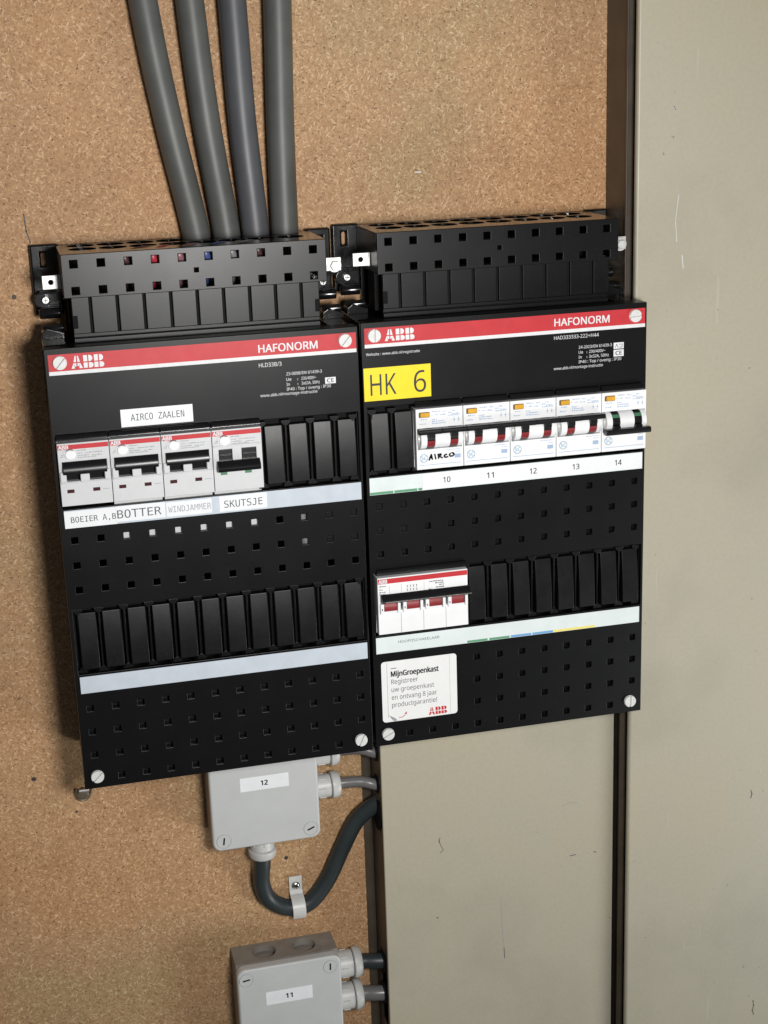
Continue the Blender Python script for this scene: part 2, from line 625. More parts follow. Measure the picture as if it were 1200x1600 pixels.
def screw(x, z, r, ang, y, parent, material='screw', h=1.9, slot=.62, name='screw'):
    """round screw head cut by one straight slot"""
    m = MB()
    m.cyl((0, 0), r, y - h * .08, y + .5, n=28)
    ca, sa = math.cos(ang), math.sin(ang)
    for sg in (1, -1):
        a0 = math.asin(slot / r)
        pts = []
        for k in range(15):
            a = a0 + (math.pi - 2 * a0) * k / 14
            pts.append((r * .97 * math.cos(a), sg * r * .97 * math.sin(a)))
        m.prism([(x_ * ca - z_ * sa, x_ * sa + z_ * ca) for x_, z_ in pts], y - h, y - h * .07)
    return m.build(name, material, parent, bevel=.18, loc=(x, 0, z))


# ------------------------------------------------------------------ setting: the chipboard wall
m = MB().box(-900, 1300, 85, 103, 400, 2300)
wall = m.build('wall', 'chip')
wall['kind'] = 'structure'
wall['label'] = 'bare brown chipboard wall behind the fuse boxes'

# ------------------------------------------------------------------ steel cabinet with door, to the right
t = thing('steel_cabinet', 'tall beige steel cabinet with a flat door beside the fuse box marked HK 6', 'cabinet', (443, 84.5, -1080))
m = MB().box(0, 640, -40, 0, 0, 1800)
m.build('body', 'brown', t, bevel=1.0)
m = MB().box(9, 640, -51, -40.5, 4, 1796)
m.build('dark_gap_filler', 'inner', t)  # dark filler added so the gap behind the door looks unlit
m = MB().box(1.4, 640, -57, -50.9, 2, 1798)
door = m.build('door', 'beige', t, bevel=2.2, seg=4)
m = MB()   # folded edge of the body
m.box(-.9, .3, -42.5, -39.0, 0, 1800)
m.build('flange', 'brown', t, bevel=.5)


def mark(parent, pts, wdt, y, material):
    mm = MB()
    stroke(mm, pts, wdt, y - .05, y)
    return mm.build('scuff_mark', material, parent)


# ------------------------------------------------------------------ wide steel cable duct below the right box
duct = thing('cable_duct', 'wide beige steel cable duct running down below the fuse box marked HK 6', 'duct', (236, 85, -1080))
zo = 1080
slots = [(-31, -15, zo - 432, zo - 404), (-29, -17, zo - 399, zo - 383), (-29, -17, zo - 369, zo - 355), (-34, -14, zo - 616, zo - 548)]
MB().plate(-40, -.5, 0, zo - 333, 0, 1.5, slots, axis='x').build('side_wall', 'brown', duct)
MB().box(198, 199.5, -40, -.5, 0, zo - 333).build('side_wall', 'brown', duct)
MB().box(1.6, 197.9, -3, -.6, 0, zo - 333).build('back_wall', 'inner', duct)
dc = MB().box(-.8, 201, -43, -40.2, 0, zo - 334).build('cover', 'beige', duct, bevel=.9, seg=3)
MB().box(-7.5, -.2, -2.2, -.4, 0, zo - 333).build('board_gap_shade', 'brown', duct)  # dark strip painting the shadow gap between board and duct
MB().box(199.6, 203, -40, -.5, 0, zo - 336).build('cabinet_gap_shade', 'pit', duct)  # black strip standing in for shade between duct and cabinet
for zz, hh in ((-418, 15), (-391, 8.5), (-362, 8.5), (-558, 11), (-588, 11)):
    mm = MB().lathe([(-1.2, hh * .62), (-1.2, hh * .9), (2.5, hh * .9), (2.5, hh * .62)], (-23, zo + zz), 'x', 20)
    mm.build('grommet', 'pit', duct)


def px_mark(parent, y_w, ox, oz, pts, wdt, material):
    mark(parent, [(a - ox, b - oz) for a, b in pts], wdt, y_w, material)


# ------------------------------------------------------------------ fuse boxes
HX = [9.0 + 18.43 * i for i in range(12)]
HZ_UP = (-137.3, -156.0, -174.5)
HZ_LO = (-266.0, -284.5, -303.0, -321.8)
WIN = ((2.9, 218.0, -114.0, -62.0), (2.9, 218.0, -239.0, -189.0))
MOD0, MODP = 3.3, 17.94

# shared blanking plate: gently bulging strip
mm = MB()
prof = []
for k in range(11):
    q = -1 + 2 * k / 10
    prof.append((-.9 + .85 * (q + 1) ** 2, -21.4 + 21.4 * (q + 1)))
poly = [(a, b) for a, b in prof] + [(9, 21.4), (9, -21.4)]
mm.prism(poly, -6.6, 6.6, axis='x')
BLANK = mm.mesh('blanking_plate', 'blank', 25)
# shared divider with widened ends
mm = MB()
mm.prism([(-.75, -23), (.75, -23), (.75, 23), (-.75, 23)], 2.2, 9)
for sgn in (1, -1):
    mm.prism([(-3.4, sgn * 24.6), (3.4, sgn * 24.6), (3.2, sgn * 22.8), (1.0, sgn * 20.6), (-1.0, sgn * 20.6), (-3.2, sgn * 22.8)], 1.6, 8)
DIV = mm.mesh('divider', 'cover', 30)


def blanks(root, first, last, zc):
    for i in range(first, last):
        o = link('blanking_plate', BLANK, root, bevel=.7)
        o.location = ((MOD0 + MODP * (i + .5) + rnd.uniform(-.25, .25)) * S, rnd.uniform(-.1, .5) * S, zc * S)
        o.rotation_euler = (rnd.uniform(-.015, .015), rnd.uniform(-.006, .006), rnd.uniform(-.03, .03))
    for i in range(first, last + 1):
        o = link('divider', DIV, root, bevel=.3)
        o.location = ((MOD0 + MODP * i + (2.9 if i == 0 else -4.2 if i == 12 else 0)) * S, 0, zc * S)


def fuse_box(name, label, loc, scr, plugs):
    t = thing(name, label, 'fuse box', loc, 'fuse boxes side by side on the wall')
    # base tray against the wall
    m = MB()
    m.box(1.0, 3.0, 14.5, 83.5, -329, -2.5)
    m.box(217.0, 219.0, 14.5, 83.5, -329, -2.5)
    m.box(1.8, 2.8, 2.6, 30, -327, -3)
    m.box(217.2, 218.2, 2.6, 30, -327, -3)
    m.box(3.0, 217.0, 12.5, 83.5, -329, -327)
    m.box(3.0, 217.0, 80, 83.5, -327, -2.5)
    m.box(3.0, 217, 24.6, 80, -4.5, -2.5)
    m.build('base_tray', 'cover', t, bevel=.4)
    # pressed cover with window openings and rows of square vents
    holes = list(WIN)
    for x in HX:
        for z in HZ_UP + HZ_LO:
            if z == HZ_LO[-1] and (x < 12 or x > 208):
                continue
            holes.append((x - 2.35, x + 2.35, z - 2.3, z + 2.3))
    m = MB().plate(0, 220, -330, 0, 0, 2.4, holes)
    m.box(0, 1.6, 2.4, 14, -330, 0)
    m.box(218.4, 220, 2.4, 14, -330, 0)
    m.box(1.6, 218.4, 2.4, 14, -1.6, 0)
    m.box(1.6, 218.4, 2.4, 14, -330, -328.4)
    m.build('cover', 'cover', t, bevel=.45)
    # dark trays closing the windows
    for wn in WIN:
        MB().box(wn[0] + .2, wn[1] - .2, 8.5, 10.0, wn[2] + .2, wn[3] - .2).build('window_tray', 'pit', t)
    # inner shield seen through the vents
    MB().box(4, 216, 32, 33, -258, -116).build('inner_shield', 'pit', t)
    MB().box(4, 216, 5.2, 6, -327, -256).build('inner_shield', 'cover', t)
    if loc[0] > 100:
        MB().box(4, 216, 5.2, 6, -186, -130).build('inner_shield', 'cover', t)
    for cx in plugs:
        for z in HZ_UP[:2]:
            MB().box(HX[cx] - 2.2, HX[cx] + 2.2, .4, 2.2, z - 2.15, z + 2.15).build('vent_plug', 'cover', t, bevel=.2)
    sheet('red_strip', 2.5, 218.6, -15.7, -4.0, 0, 'red', t, .12)
    sheet('white_line', 2.5, 218.6, -18.3, -15.7, 0, 'whiteink', t, .12)
    for (x, z, a) in scr:
        screw(x, z, 4.85, a, -.1, t)
    # ---- top: back plate with rounded ears
    m = MB()
    m.plate(20, 200, -2.4, 61.5, 79, 83.5, [])
    bp = m.build('back_plate', 'gloss', t, bevel=.5)
    for (x0, x1) in ((-1.2, 19.6), (200.4, 219.8)):
        xm = (x0 + x1) / 2 - (.0 if x0 < 0 else 0)
        m = MB()
        sx = 8.1 if x0 < 0 else 211.9
        # ear: frame round a slot
        m.plate(x0, x1, 12, 62.5, 78.5, 81.5, [(sx - 1.7, sx + 1.7, 47.0, 56.6)])
        m.build('ear', 'gloss', t, bevel=2.0, seg=4)
        m = MB()
        m.box(sx - 5.5, sx + 8, 66, 77.2, 28.5, 30)
        m.box(sx - 5.5, sx + 8, 66, 77.2, 18, 19.5)
        m.cyl((sx - 4, 23.8), 5.6, 70, 77.2, n=24)
        m.build('boss', 'gloss', t, bevel=.7)
        m = MB()
        m.cyl((sx - 1.5, 24), 2.6, 66.5, 70.5, n=8)
        m.box(sx - 3.4, sx + .4, 65.9, 66.6, 23.7, 24.3)
        m.box(sx - 1.8, sx - 1.2, 65.9, 66.6, 22.1, 25.9)
        m.build('fixing_screw', 'steel', t, bevel=.3)
        m = MB()
        m.lathe([(sx - 7, 3.2), (sx - 6, 3.9), (sx + 8, 3.9)], (68, 14.5), 'x', 20)
        m.lathe([(sx - 6, 2.4), (sx - 5, 3.0), (sx + 9, 3.0)], (56, 5.5), 'x', 20)
        m.prism([(sx - 7, -1), (sx - 7, 4), (sx - 3, 7), (sx + 9, 3), (sx + 9, -1)], 46, 60)
        m.build('snap_hook', 'gloss', t, bevel=.6)
        m = MB().box(x0 + 1.6 if x0 < 0 else x0 + 2, x1 - (2.6 if x0 < 0 else 1.6), 12.5, 70, -3.5, -.6)
        m.build('ledge', 'gloss', t, bevel=1.0, seg=3)
    # ---- terminal cover: front with vents, top with cable openings, two sides
    tc_h = []
    for i in range(10):
        for z in (54.8, 36.4):
            x = 25.9 + 18.58 * i
            tc_h.append((x - 2.55, x + 2.55, z - 2.55, z + 2.55))
    tc_h.append((108.3, 111.1, 44.2, 47.0))
    m = MB().plate(17.5, 202.5, 31.6, 61.6, 14, 16, tc_h)
    m.box(17.5, 19, 16, 78.8, 31.6, 59.5)
    m.box(201, 202.5, 16, 78.8, 31.6, 59.5)
    tc = m.build('terminal_cover', 'cover', t, bevel=.5)
    m = MB()
    pitch = 21.2
    for r_, yc in enumerate((44.5, 67.0)):
        for i in range(8):
            m.ringplate(34.4 + pitch * i, yc, pitch / 2, 11.25, 9.9, 59.6, 61.4, axis='z')
    a0, a1 = 34.4 - pitch / 2, 34.4 + pitch * 7.5
    m.box(17.5, a0, 16.05, 78.6, 59.6, 61.4)
    m.box(a1, 202.5, 16.05, 78.6, 59.6, 61.4)
    m.box(a0, a1, 16.05, 33.25, 59.6, 61.4)
    m.build('cable_entry_top', 'gloss', t)
    m = MB()
    for yc in (44.5, 67.0):
        for i in range(8):
            if yc > 60 and loc[0] < 100 and 4 <= i:
                continue
            m.box(34.4 + pitch * i - .4, 34.4 + pitch * i + .4, yc + 3, yc + 10.2, 59.9, 60.9)
    m.build('knockout_web', 'cover', t)['kind'] = 'stuff'
    # ---- fluted apron between terminal cover and main cover
    edges = [22.5] + [35.4 + 18.64 * i for i in range(9)] + [197.5]
    m = MB()
    MB().box(22.6, 197.4, 23.5, 25, -6, 32).build('apron_back', 'pit', t)
    m.box(22.5, 197.5, 20.6, 23.4, -6, 2.4)
    m.box(22.5, 197.5, 21.6, 23.4, 3.2, 5.6)
    m.build('apron', 'cover', t, bevel=.3)
    for a, b in zip(edges[:-1], edges[1:]):
        x0 = a + (.0 if a == 22.5 else 1.0)
        x1 = b - (.0 if b == 197.5 else 1.0)
        m = MB().box(x0, x1, 20.6, 23.4, 5.7, 32)
        m.build('apron_panel', 'cover', t, bevel=.4)
    for x in (22.3, 194.2):
        MB().box(x, x + 3.6, 20.2, 22, 9.5, 18.5).build('latch', 'pit', t, bevel=.4)
    # dark terminal rail inside
    MB().box(21, 199, 40, 60, 2, 30).build('terminal_rail', 'pit', t)
    # ---- earth tags either side
    for side in (0, 1):
        x = 10.4 if side == 0 else 212.0
        m = MB()
        m.ringplate(x, 40.6, 5.9, 4.8, 1.75, 36, 37.2, n=24)
        if side == 0:
            m.box(x + 5.9, 17.3, 36, 37.2, 35.8, 45.4)
        else:
            m.box(202.7, x - 5.9, 36, 37.2, 35.8, 45.4)
        m.build('earth_tag', 'zinc', t, bevel=.35)
        if side == 1:
            m = MB()
            m.cyl((x + .8, 39.8), 5.1, 34.6, 36, n=28)
            m.lathe([(31.5, 3.2), (32.0, 3.9), (34.6, 3.9)], (x + .8, 39.8), 'y', 6)
            m.build('earth_bolt', 'zinc', t, bevel=.35)
    return t


R_ = math.radians
LB = fuse_box('fuse_box', 'black fuse box with four cables entering its top and label AIRCO ZAALEN', (0, 0, 0),
              [(10.2, -9.8, R_(48)), (210.4, -9.3, R_(50)), (9.6, -320.4, R_(45)), (210.6, -320.2, R_(66))], (10, 11))
RB = fuse_box('fuse_box', 'black fuse box with yellow label HK 6 and no cables on top', (222.3, 0, 2.0),
              [(9.6, -9.6, R_(88)), (210.5, -9.4, R_(4)), (9.9, -320.4, R_(27)), (210.3, -320.4, R_(88))], (0, 1))

# printing on the left box
Y = -.13
logo(17.8, -14.5, 22.4, 8.8, Y, 'whiteink', LB)
text('HAFONORM', 147.9, 190.3, -13.5, 5.6, Y, 'whiteink', LB, bold=.028)
Y = -.04
text('HLD33B/3', 147.5, 163.8, -23.9, 2.9, Y, 'whiteink', LB)
for s_, x0, x1, z in (('23-0098/EN 61439-3', 166.8, 192.7, -31.2), ('Ue', 166.7, 170.3, -35.3), (':', 174.6, 175.2, -35.3), ('230/400V~', 177.5, 188.4, -35.3),
                      ('In', 166.7, 169.0, -38.8), (':', 174.6, 175.2, -38.8), ('3x63A, 50Hz', 177.5, 190.8, -38.8),
                      ('IP40 : Top / overig : IP30', 166.6, 198.8, -42.3), ('www.abb.nl/montage-instructie', 147.4, 188.8, -45.4)):
    text(s_, x0, x1, z, 2.2 if s_ != ':' else 1.3, Y, 'whiteink', LB)
ce = sheet('ce_mark', 194.8, 202.6, -39.6, -35.0, 0, 'whiteink', LB, .06)
text('CE', 196.2, 201.2, -38.7, 2.8, -.10, 'ink', ce, bold=.04)
# printing on the right box
Y = -.13
logo(17.4, -14.1, 22.3, 8.4, Y, 'whiteink', RB)
text('HAFONORM', 146.7, 190.0, -12.9, 5.6, Y, 'whiteink', RB, bold=.028)
Y = -.04
text('Website : www.abb.nl/registratie', 3.3, 43.4, -23.9, 2.0, Y, 'whiteink', RB)
text('HAD333333-222+H44', 146.4, 181.7, -22.9, 2.7, Y, 'whiteink', RB)
for s_, x0, x1, z in (('24-2023/EN 61439-3', 165.8, 192.2, -31.0), ('Ue', 165.8, 169.2, -34.8), (':', 172, 172.6, -34.8), ('230/400V~', 174.0, 187.0, -34.8),
                      ('In', 165.8, 168.2, -38.4), (':', 172, 172.6, -38.4), ('3x32A, 50Hz', 174, 189.8, -38.4),
                      ('IP40 : Top / overig : IP30', 165.8, 199.8, -42.0), ('www.abb.nl/montage-instructie', 146.1, 185.1, -45.6)):
    text(s_, x0, x1, z, 2.2 if s_ != ':' else 1.3, Y, 'whiteink', RB)
kb = sheet('approval_mark', 193.6, 201.7, -33.3, -28.6, 0, 'whiteink', RB, .06)
mm = MB()
stroke(mm, [(195.0, -32.2), (196.0, -29.8), (197.0, -32.2)], .4, -.1, -.07)
stroke(mm, [(198.0, -30.0), (200.4, -30.0), (200.4, -32.2), (198.0, -32.2)], .4, -.1, -.07)
mm.build('lettering', 'greyink', kb)
ce = sheet('ce_mark', 193.6, 201.7, -39.1, -34.0, 0, 'whiteink', RB, .06)
text('CE', 195.2, 200.2, -38.0, 2.9, -.10, 'ink', ce, bold=.04)

# labels on the left box
lb = sheet('label', 48.3, 98.7, -58.6, -46.0, 0, 'label', LB, .2)
text('AIRCO ZAALEN', 55.2, 92.6, -54.6, 4.9, -.24, 'ink', lb, 'mono')
sheet('label_strip', 3.5, 218.3, -128.0, -115.0, 0, 'strip', LB, .12)
lb = sheet('label', 3.4, 39.6, -127.9, -115.6, -.12, 'label', LB, .18)
text('BOEIER A,B', 7.8, 39.2, -124.0, 4.2, -.34, 'ink', lb, 'mono')
lb = sheet('label', 39.2, 74.2, -126.6, -115.2, -.32, 'label', LB, .18)
text('BOTTER', 40.2, 71.4, -124.2, 6.2, -.54, 'greyink', lb, 'mono')
lb = sheet('label', 75.0, 107.6, -126.6, -116.0, -.12, 'label', LB, .18)
text('WINDJAMMER', 76.4, 107.2, -123.7, 4.6, -.34, 'fadeink', lb, 'mono')
lb = sheet('label', 113.2, 147.8, -126.8, -115.4, -.12, 'label', LB, .18)
text('SKUTSJE', 116.6, 144.6, -124.2, 5.4, -.34, 'greyink', lb, 'mono')
sheet('label_strip', 3.5, 218.3, -253.8, -240.8, 0, 'strip', LB, .12)

# labels on the right box
lb = sheet('label', .9, 51.1, -57.2, -32.9, 0, 'yellow', RB, .22)
text('HK', 5.6, 25.0, -53.2, 15.4, -.26, 'ink', lb)
text('6', 38.2, 47.4, -53.4, 16.2, -.26, 'ink', lb)
st = sheet('label_strip', 2.4, 218.0, -128.0, -115.0, 0, 'strip2', RB, .12)
for a, b in ((2.6, 20.2), (21.0, 38.6), (39.4, 42.4)):
    sheet('green_bar', a, b, -127.8, -125.9, -.12, 'greenp', st, .04)
lb = sheet('label', 42.6, 217.4, -127.2, -115.3, -.12, 'label', RB, .22)
for s_, x in (('10', 61.5), ('11', 95.5), ('12', 129.5), ('13', 163.8), ('14', 198.2)):
    text(s_, x - 2.7, x + 2.7, -123.5, 4.3, -.38, 'ink', lb, bold=.02)
st = sheet('label_strip', 2.9, 217.3, -253.6, -240.6, 0, 'strip2', RB, .12)
text('HOOFDSCHAKELAAR', 20.4, 53.0, -246.7, 2.2, -.16, 'greyink', st)
for a, b, c in ((75.1, 91.5, 'greenp'), (92.9, 109.4, 'greenp'), (110.4, 127.2, 'bluep'), (128.1, 145.1, 'bluep'), (145.4, 180.1, 'yellp')):
    sheet('colour_bar', a, b, -253.4, -251.6, -.12, c, st, .04)
lb = sheet('sticker', 6.1, 66.1, -310.6, -260.6, 0, 'paper', RB, .2, r=2.6)
sheet('sticker_edge', 10.4, 10.7, -307, -261.6, -.2, 'fadeink', lb, .03)
sheet('sticker_edge', 60.3, 60.5, -309.5, -261.6, -.2, 'fadeink', lb, .03)
Y = -.24
sheet('dash', 13.6, 18.2, -266.9, -266.4, -.2, 'ink', lb, .03)
text('MijnGroepenkast', 13.7, 51.5, -273.3, 4.5, Y, 'ink', lb, bold=.05)
text('Registreer', 13.7, 35.0, -279.6, 4.0, Y, 'greyink', lb)
text('uw groepenkast', 13.7, 47.7, -286.0, 4.0, Y, 'greyink', lb)
text('en ontvang 8 jaar', 13.7, 49.9, -292.5, 4.0, Y, 'greyink', lb)
text('productgarantie!', 13.7, 49.8, -298.7, 4.0, Y, 'greyink', lb)
logo(42.8, -310.0 + .8, 14.8, 6.2, Y, 'red', lb)
mm = MB()
stroke(mm, [(19.0, -307.6), (20.6, -308.0), (22.4, -307.4), (23.8, -306.0), (24.8, -304.6)], .45, -.26, -.2)
mm.prism([(25.3, -303.6), (23.7, -304.9), (25.2, -305.8)], -.26, -.2)
mm.build('arrow', 'red', lb)
mm = MB()   # curled corner
mm.prism([(10.6, -304.2), (11.6, -305.4), (13.6, -306.4), (16.0, -307.9), (17.6, -309.9), (14.8, -310.2)], -.7, -.2)
mm.build('curled_corner', 'fadeink', lb)

blanks(LB, 8, 12, -88.6)
blanks(LB, 0, 12, -214.0)
blanks(RB, 0, 2, -88.6)
blanks(RB, 4, 12, -214.2)


# hoods above the breakers
def hood(root, x0, x1, zt):
    m = MB().prism([(2.0, zt + 2.2), (-2.6, zt + 1.4), (-4.6, zt - 1.6), (-4.6, zt - 2.2), (2.0, zt - 2.2)], x0, x1, axis='x')
    m.build('window_hood', 'gloss', root, bevel=.35)


# ------------------------------------------------------------------ two-pole breakers, left box
def breaker_left(label, x, on, deep):
    t = thing('circuit_breaker', label, 'circuit breaker', (x, -5, -65.4), 'two-pole breakers above the name labels')
    W, H = 35.4, 45.0
    if on:
        win = [(2.4, 33.2, -21.2, -13.2), (4.8, 30.8, -27.4, -21.2)]
    else:
        win = [(4.2, 13.9, -23, -14.4), (20.6, 31.2, -23, -14.4), (3.4, 32.2, -29.4, -23)]
    m = MB().plate(0, W, -H, 0, 0, 7, win)
    m.box(0, W, 7, 42, -H, 0)
    m.build('body', 'grey', t, bevel=.35)
    if deep:
        MB().box(.6, W - .6, 8.8, 30, -81, -H - .4).build('lower_housing', 'grey', t)
    sheet('red_band', .3, W - .3, -4.4, -1.1, 0, 'red', t, .06)
    text('ABB', .9, 7.6, -4.0, 2.6, -.10, 'whiteink', t, bold=.06)
    MB().box(2.6, 32.8, 5.4, 6.9, -28, -13).build('toggle_well', 'pit', t)
    if on:
        m = MB().prism([(6, -13.0), (-.2, -13.2), (-3.0, -16.4), (-4.0, -19.6), (-3.4, -21.6), (-1.2, -22.2), (2, -23.0), (5.3, -23.0)], 2.7, 32.9, axis='x')
        m.build('toggle', 'toggle', t, bevel=.35)
        m = MB().box(14.2, 20.6, -1.2, 3, -27.9, -22.4)
        m.build('centre_tab', 'grey', t, bevel=.6)
        for a, b in ((.5, 4.6), (31.0, 35.0)):
            MB().box(a, b, -1.4, .1, -27.6, -20.2).build('side_tab', 'grey', t, bevel=.5)
        MB().box(.6, W - .6, -.7, .1, -29.0, -27.9).build('ridge', 'grey', t, bevel=.3)
        for a in (4.4, 22.2):
            sheet('position_flag', a, a + 4.9, -35.6, -33.1, 0, 'darkred', t, .08)
        sheet('print_line', 29.0, 33.4, -34.8, -34.4, 0, 'fadeink', t, .04)
    else:
        m = MB()
        m.box(4.3, 13.8, .5, 5.9, -22.9, -14.5)
        m.box(20.7, 31.1, .5, 5.9, -22.9, -14.5)
        m.box(4.3, 13.6, -1.0, .5, -19.2, -18.2)
        m.box(20.9, 31.1, -1.0, .5, -19.2, -18.2)
        m.prism([(5, -22.6), (-2, -22.4), (-5.6, -25.4), (-6.4, -27.2), (-5.8, -29.6), (-3.6, -30.2), (5, -29.2)], 2.4, 33.2, axis='x')
        m.build('toggle', 'toggle', t, bevel=.35)
        MB().box(.8, W - .8, -.8, .1, -12.6, -11.4).build('ridge', 'grey', t, bevel=.3)
        for a in (4.6, 22.2):
            sheet('position_flag', a, a + 4.9, -33.0, -30.2, 0, 'green', t, .08)
    # test button: round boss, with the crescent of shadow along its top painted on
    m = MB().cyl((8.4, -8.0), 3.9, -.1, .05, n=28)
    m.build('button_surround', 'white', t)
    m = MB().lathe([(-.1, 3.5), (-.9, 3.4), (-1.3, 2.8)], (8.4, -8.2), 'y', 28)
    m.build('test_button', 'white', t)
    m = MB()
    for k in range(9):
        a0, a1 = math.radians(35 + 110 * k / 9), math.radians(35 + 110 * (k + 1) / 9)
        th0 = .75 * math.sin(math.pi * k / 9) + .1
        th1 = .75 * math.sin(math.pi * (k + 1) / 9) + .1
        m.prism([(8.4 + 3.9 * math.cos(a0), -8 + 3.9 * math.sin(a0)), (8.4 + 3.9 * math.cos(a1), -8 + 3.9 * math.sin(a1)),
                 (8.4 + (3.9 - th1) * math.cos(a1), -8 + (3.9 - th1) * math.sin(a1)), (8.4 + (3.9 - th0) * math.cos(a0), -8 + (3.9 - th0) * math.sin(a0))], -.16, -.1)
    m.build('painted_button_shadow', 'greyink', t)
    m = MB()
    for z, a, b in ((-5.9, 13.6, 19.4), (-7.9, 13.6, 17.2), (-7.9, 19.0, 30.8), (-9.6, 13.6, 21.6), (-9.9, 23.5, 30.0), (-11.0, 13.6, 26.5), (-10.8, 7.0, 10.2), (-9.8, 1.8, 3.8), (-8.6, 2.4, 4.2)):
        x_ = a
        while x_ < b:
            l_ = rnd.uniform(.6, 1.6)
            m.box(x_, min(b, x_ + l_), -.05, 0, z, z + rnd.uniform(.45, .8))
            x_ += l_ + rnd.uniform(.2, .5)
    m.build('small_print', 'fadeink', t)['kind'] = 'stuff'
    return t


for k, (lab, on, deep) in enumerate((('grey two-pole circuit breaker switched up above the label BOEIER A,B', True, False),
                                     ('grey two-pole circuit breaker switched up above the label BOTTER', True, True),
                                     ('grey two-pole circuit breaker switched up above the label WINDJAMMER', True, True),
                                     ('grey two-pole circuit breaker switched down above the label SKUTSJE', False, True))):
    x = 2.7 + 35.85 * k
    breaker_left(lab, x, on, deep)
    hood(LB, x + .2, x + 35.3, -61.6)


# ------------------------------------------------------------------ earth-leakage breakers, right box
def breaker_right(label, x, on, hand=False):
    t = thing('residual_current_breaker', label, 'circuit breaker', (222.3 + x, -5, -63.2), 'earth-leakage breakers above the numbers')
    W, H = 35.8, 45.6
    m = MB().plate(0, W, -H, 0, 0, 7, [(.9, W - .9, -30.6, -14.6)])
    m.box(0, W, 7, 42, -H, 0)
    m.build('body', 'white', t, bevel=.35)
    # rocker drum, cut into white, black and coloured sections
    segs = [(1.0, 2.6, 'zinc', 5.0), (2.7, 7.4, 'white', 7.6), (7.5, 13.3, 'toggle', 7.2), (13.4, 25.0, 'white', 7.6), (25.1, 30.9, 'toggle', 7.2), (31.0, W - 1.0, 'white', 7.6)]
    for a, b, mt, r in segs:
        m = MB().cyl((3.4, -22.8), r, a, b, axis='x', n=40)
        m.build('drum_screw' if mt == 'zinc' else 'rocker_drum', mt, t, bevel=.35 if mt != 'toggle' else 0, smooth=30)
        if mt == 'toggle':
            m = MB()
            a_lo, a_hi = (R_(186), R_(232)) if on else (R_(128), R_(150))
            pts = []
            for k in range(9):
                q = a_lo + (a_hi - a_lo) * k / 8
                pts.append((3.4 + 7.35 * math.cos(q), -22.8 + 7.35 * math.sin(q)))
            pts += [(3.4 + 6.5 * math.cos(a_hi), -22.8 + 6.5 * math.sin(a_hi)), (3.4 + 6.5 * math.cos(a_lo), -22.8 + 6.5 * math.sin(a_lo))]
            m.prism(pts, a + .05, b - .05, axis='x')
            m.build('position_flag', 'rocker' if on else 'green', t, smooth=30)
    # handle bar
    zb = -16.2 if on else -29.2
    m = MB()
    if on:
        m.prism(rrect(-7.4, -2.2, zb - 1.9, zb + 1.9, 1.2), .7, 18.2, axis='x')
        m.prism(rrect(-7.4, -2.2, zb - 1.8, zb + 1.9, 1.2), 18.5, 36.6, axis='x')
    else:
        m.prism(rrect(-8.6, -2.6, zb - 2.2, zb + 2.2, 1.4), .6, 36.6, axis='x')
    for a in (7.6, 25.2):
        m.box(a, a + 5.6, -5.5, -1, min(zb, zb + (-5 if on else 4)), max(zb, zb + (-1 if on else 4)))
    m.build('toggle', 'toggle', t, bevel=.25)
    # amber test button in its recess
    sheet('button_recess', 2.2, 10.6, -6.6, -2.4, 0, 'amberpit', t, .06, r=.8)
    m = MB().box(3.3, 10.2, -1.0, -.06, -6.2, -2.8)
    m.build('test_button', 'amber', t, bevel=.5)
    # pale printing
    pr = rnd
    m = MB()
    for z, a, b in ((-3.0, 12.6, 18.4), (-5.4, 11.8, 13.0), (-5.4, 14.6, 17.0), (-8.8, 12.2, 16.0), (-10.2, 12.2, 21.6), (-11.8, 12.2, 22.4), (-8.4, 3.6, 8.6), (-11.6, 2.6, 7.6),
                    (-3.2, 20.4, 23.6), (-5.6, 18.6, 22.6), (-4.6, 24.6, 27.6), (-5.6, 28.0, 33.2), (-6.6, 24.8, 33.6), (-3.2, 27.6, 30.4)):
        x_ = a
        while x_ < b:
            l_ = pr.uniform(.6, 1.6)
            m.box(x_, min(b, x_ + l_), -.05, 0, z, z + pr.uniform(.5, .9))
            x_ += l_ + pr.uniform(.2, .5)
    for a in (29.0, 32.4):
        m.box(a, a + .3, -.05, 0, -11.6, -7.6)
        m.box(a - .7, a + 1.0, -.05, 0, -9.9, -9.4)
    for z, a, b in ((-32.4, 23.4, 33.6), (-34.2, 29.4, 33.6)):
        x_ = a
        while x_ < b:
            l_ = pr.uniform(.6, 1.6)
            m.box(x_, min(b, x_ + l_), -.05, 0, z, z + .5)
            x_ += l_ + pr.uniform(.2, .4)
    m.box(29.0, 33.6, -.05, 0, -38.8, -35.8)
    m.box(1.6, 34.0, -.05, 0, -42.6, -42.2)
    m.build('small_print', 'paleblue', t)['kind'] = 'stuff'
    # round monogram
    m = MB()
    ring = [(5.4 + 3.0 * math.cos(q * math.pi / 12), -37.2 + 3.0 * math.sin(q * math.pi / 12)) for q in range(25)]
    stroke(m, ring, .42, -.06, 0)
    for q in range(4):
        a = q * math.pi / 2 + .5
        arc = [(5.4 + 2.3 * math.cos(a + u * .18), -37.2 + 2.3 * math.sin(a + u * .18)) for u in range(5)]
        stroke(m, arc, .28, -.06, 0)
    stroke(m, [(4.9, -36.4), (4.3, -36.2), (3.9, -37.0), (4.1, -38.0), (4.8, -38.2), (5.0, -37.3), (4.5, -37.3)], .34, -.06, 0)
    stroke(m, [(6.7, -36.3), (6.0, -36.2), (5.7, -36.8), (6.2, -37.2), (5.6, -37.6), (5.8, -38.2), (6.8, -38.0)], .34, -.06, 0)
    m.build('monogram', 'skyink', t)
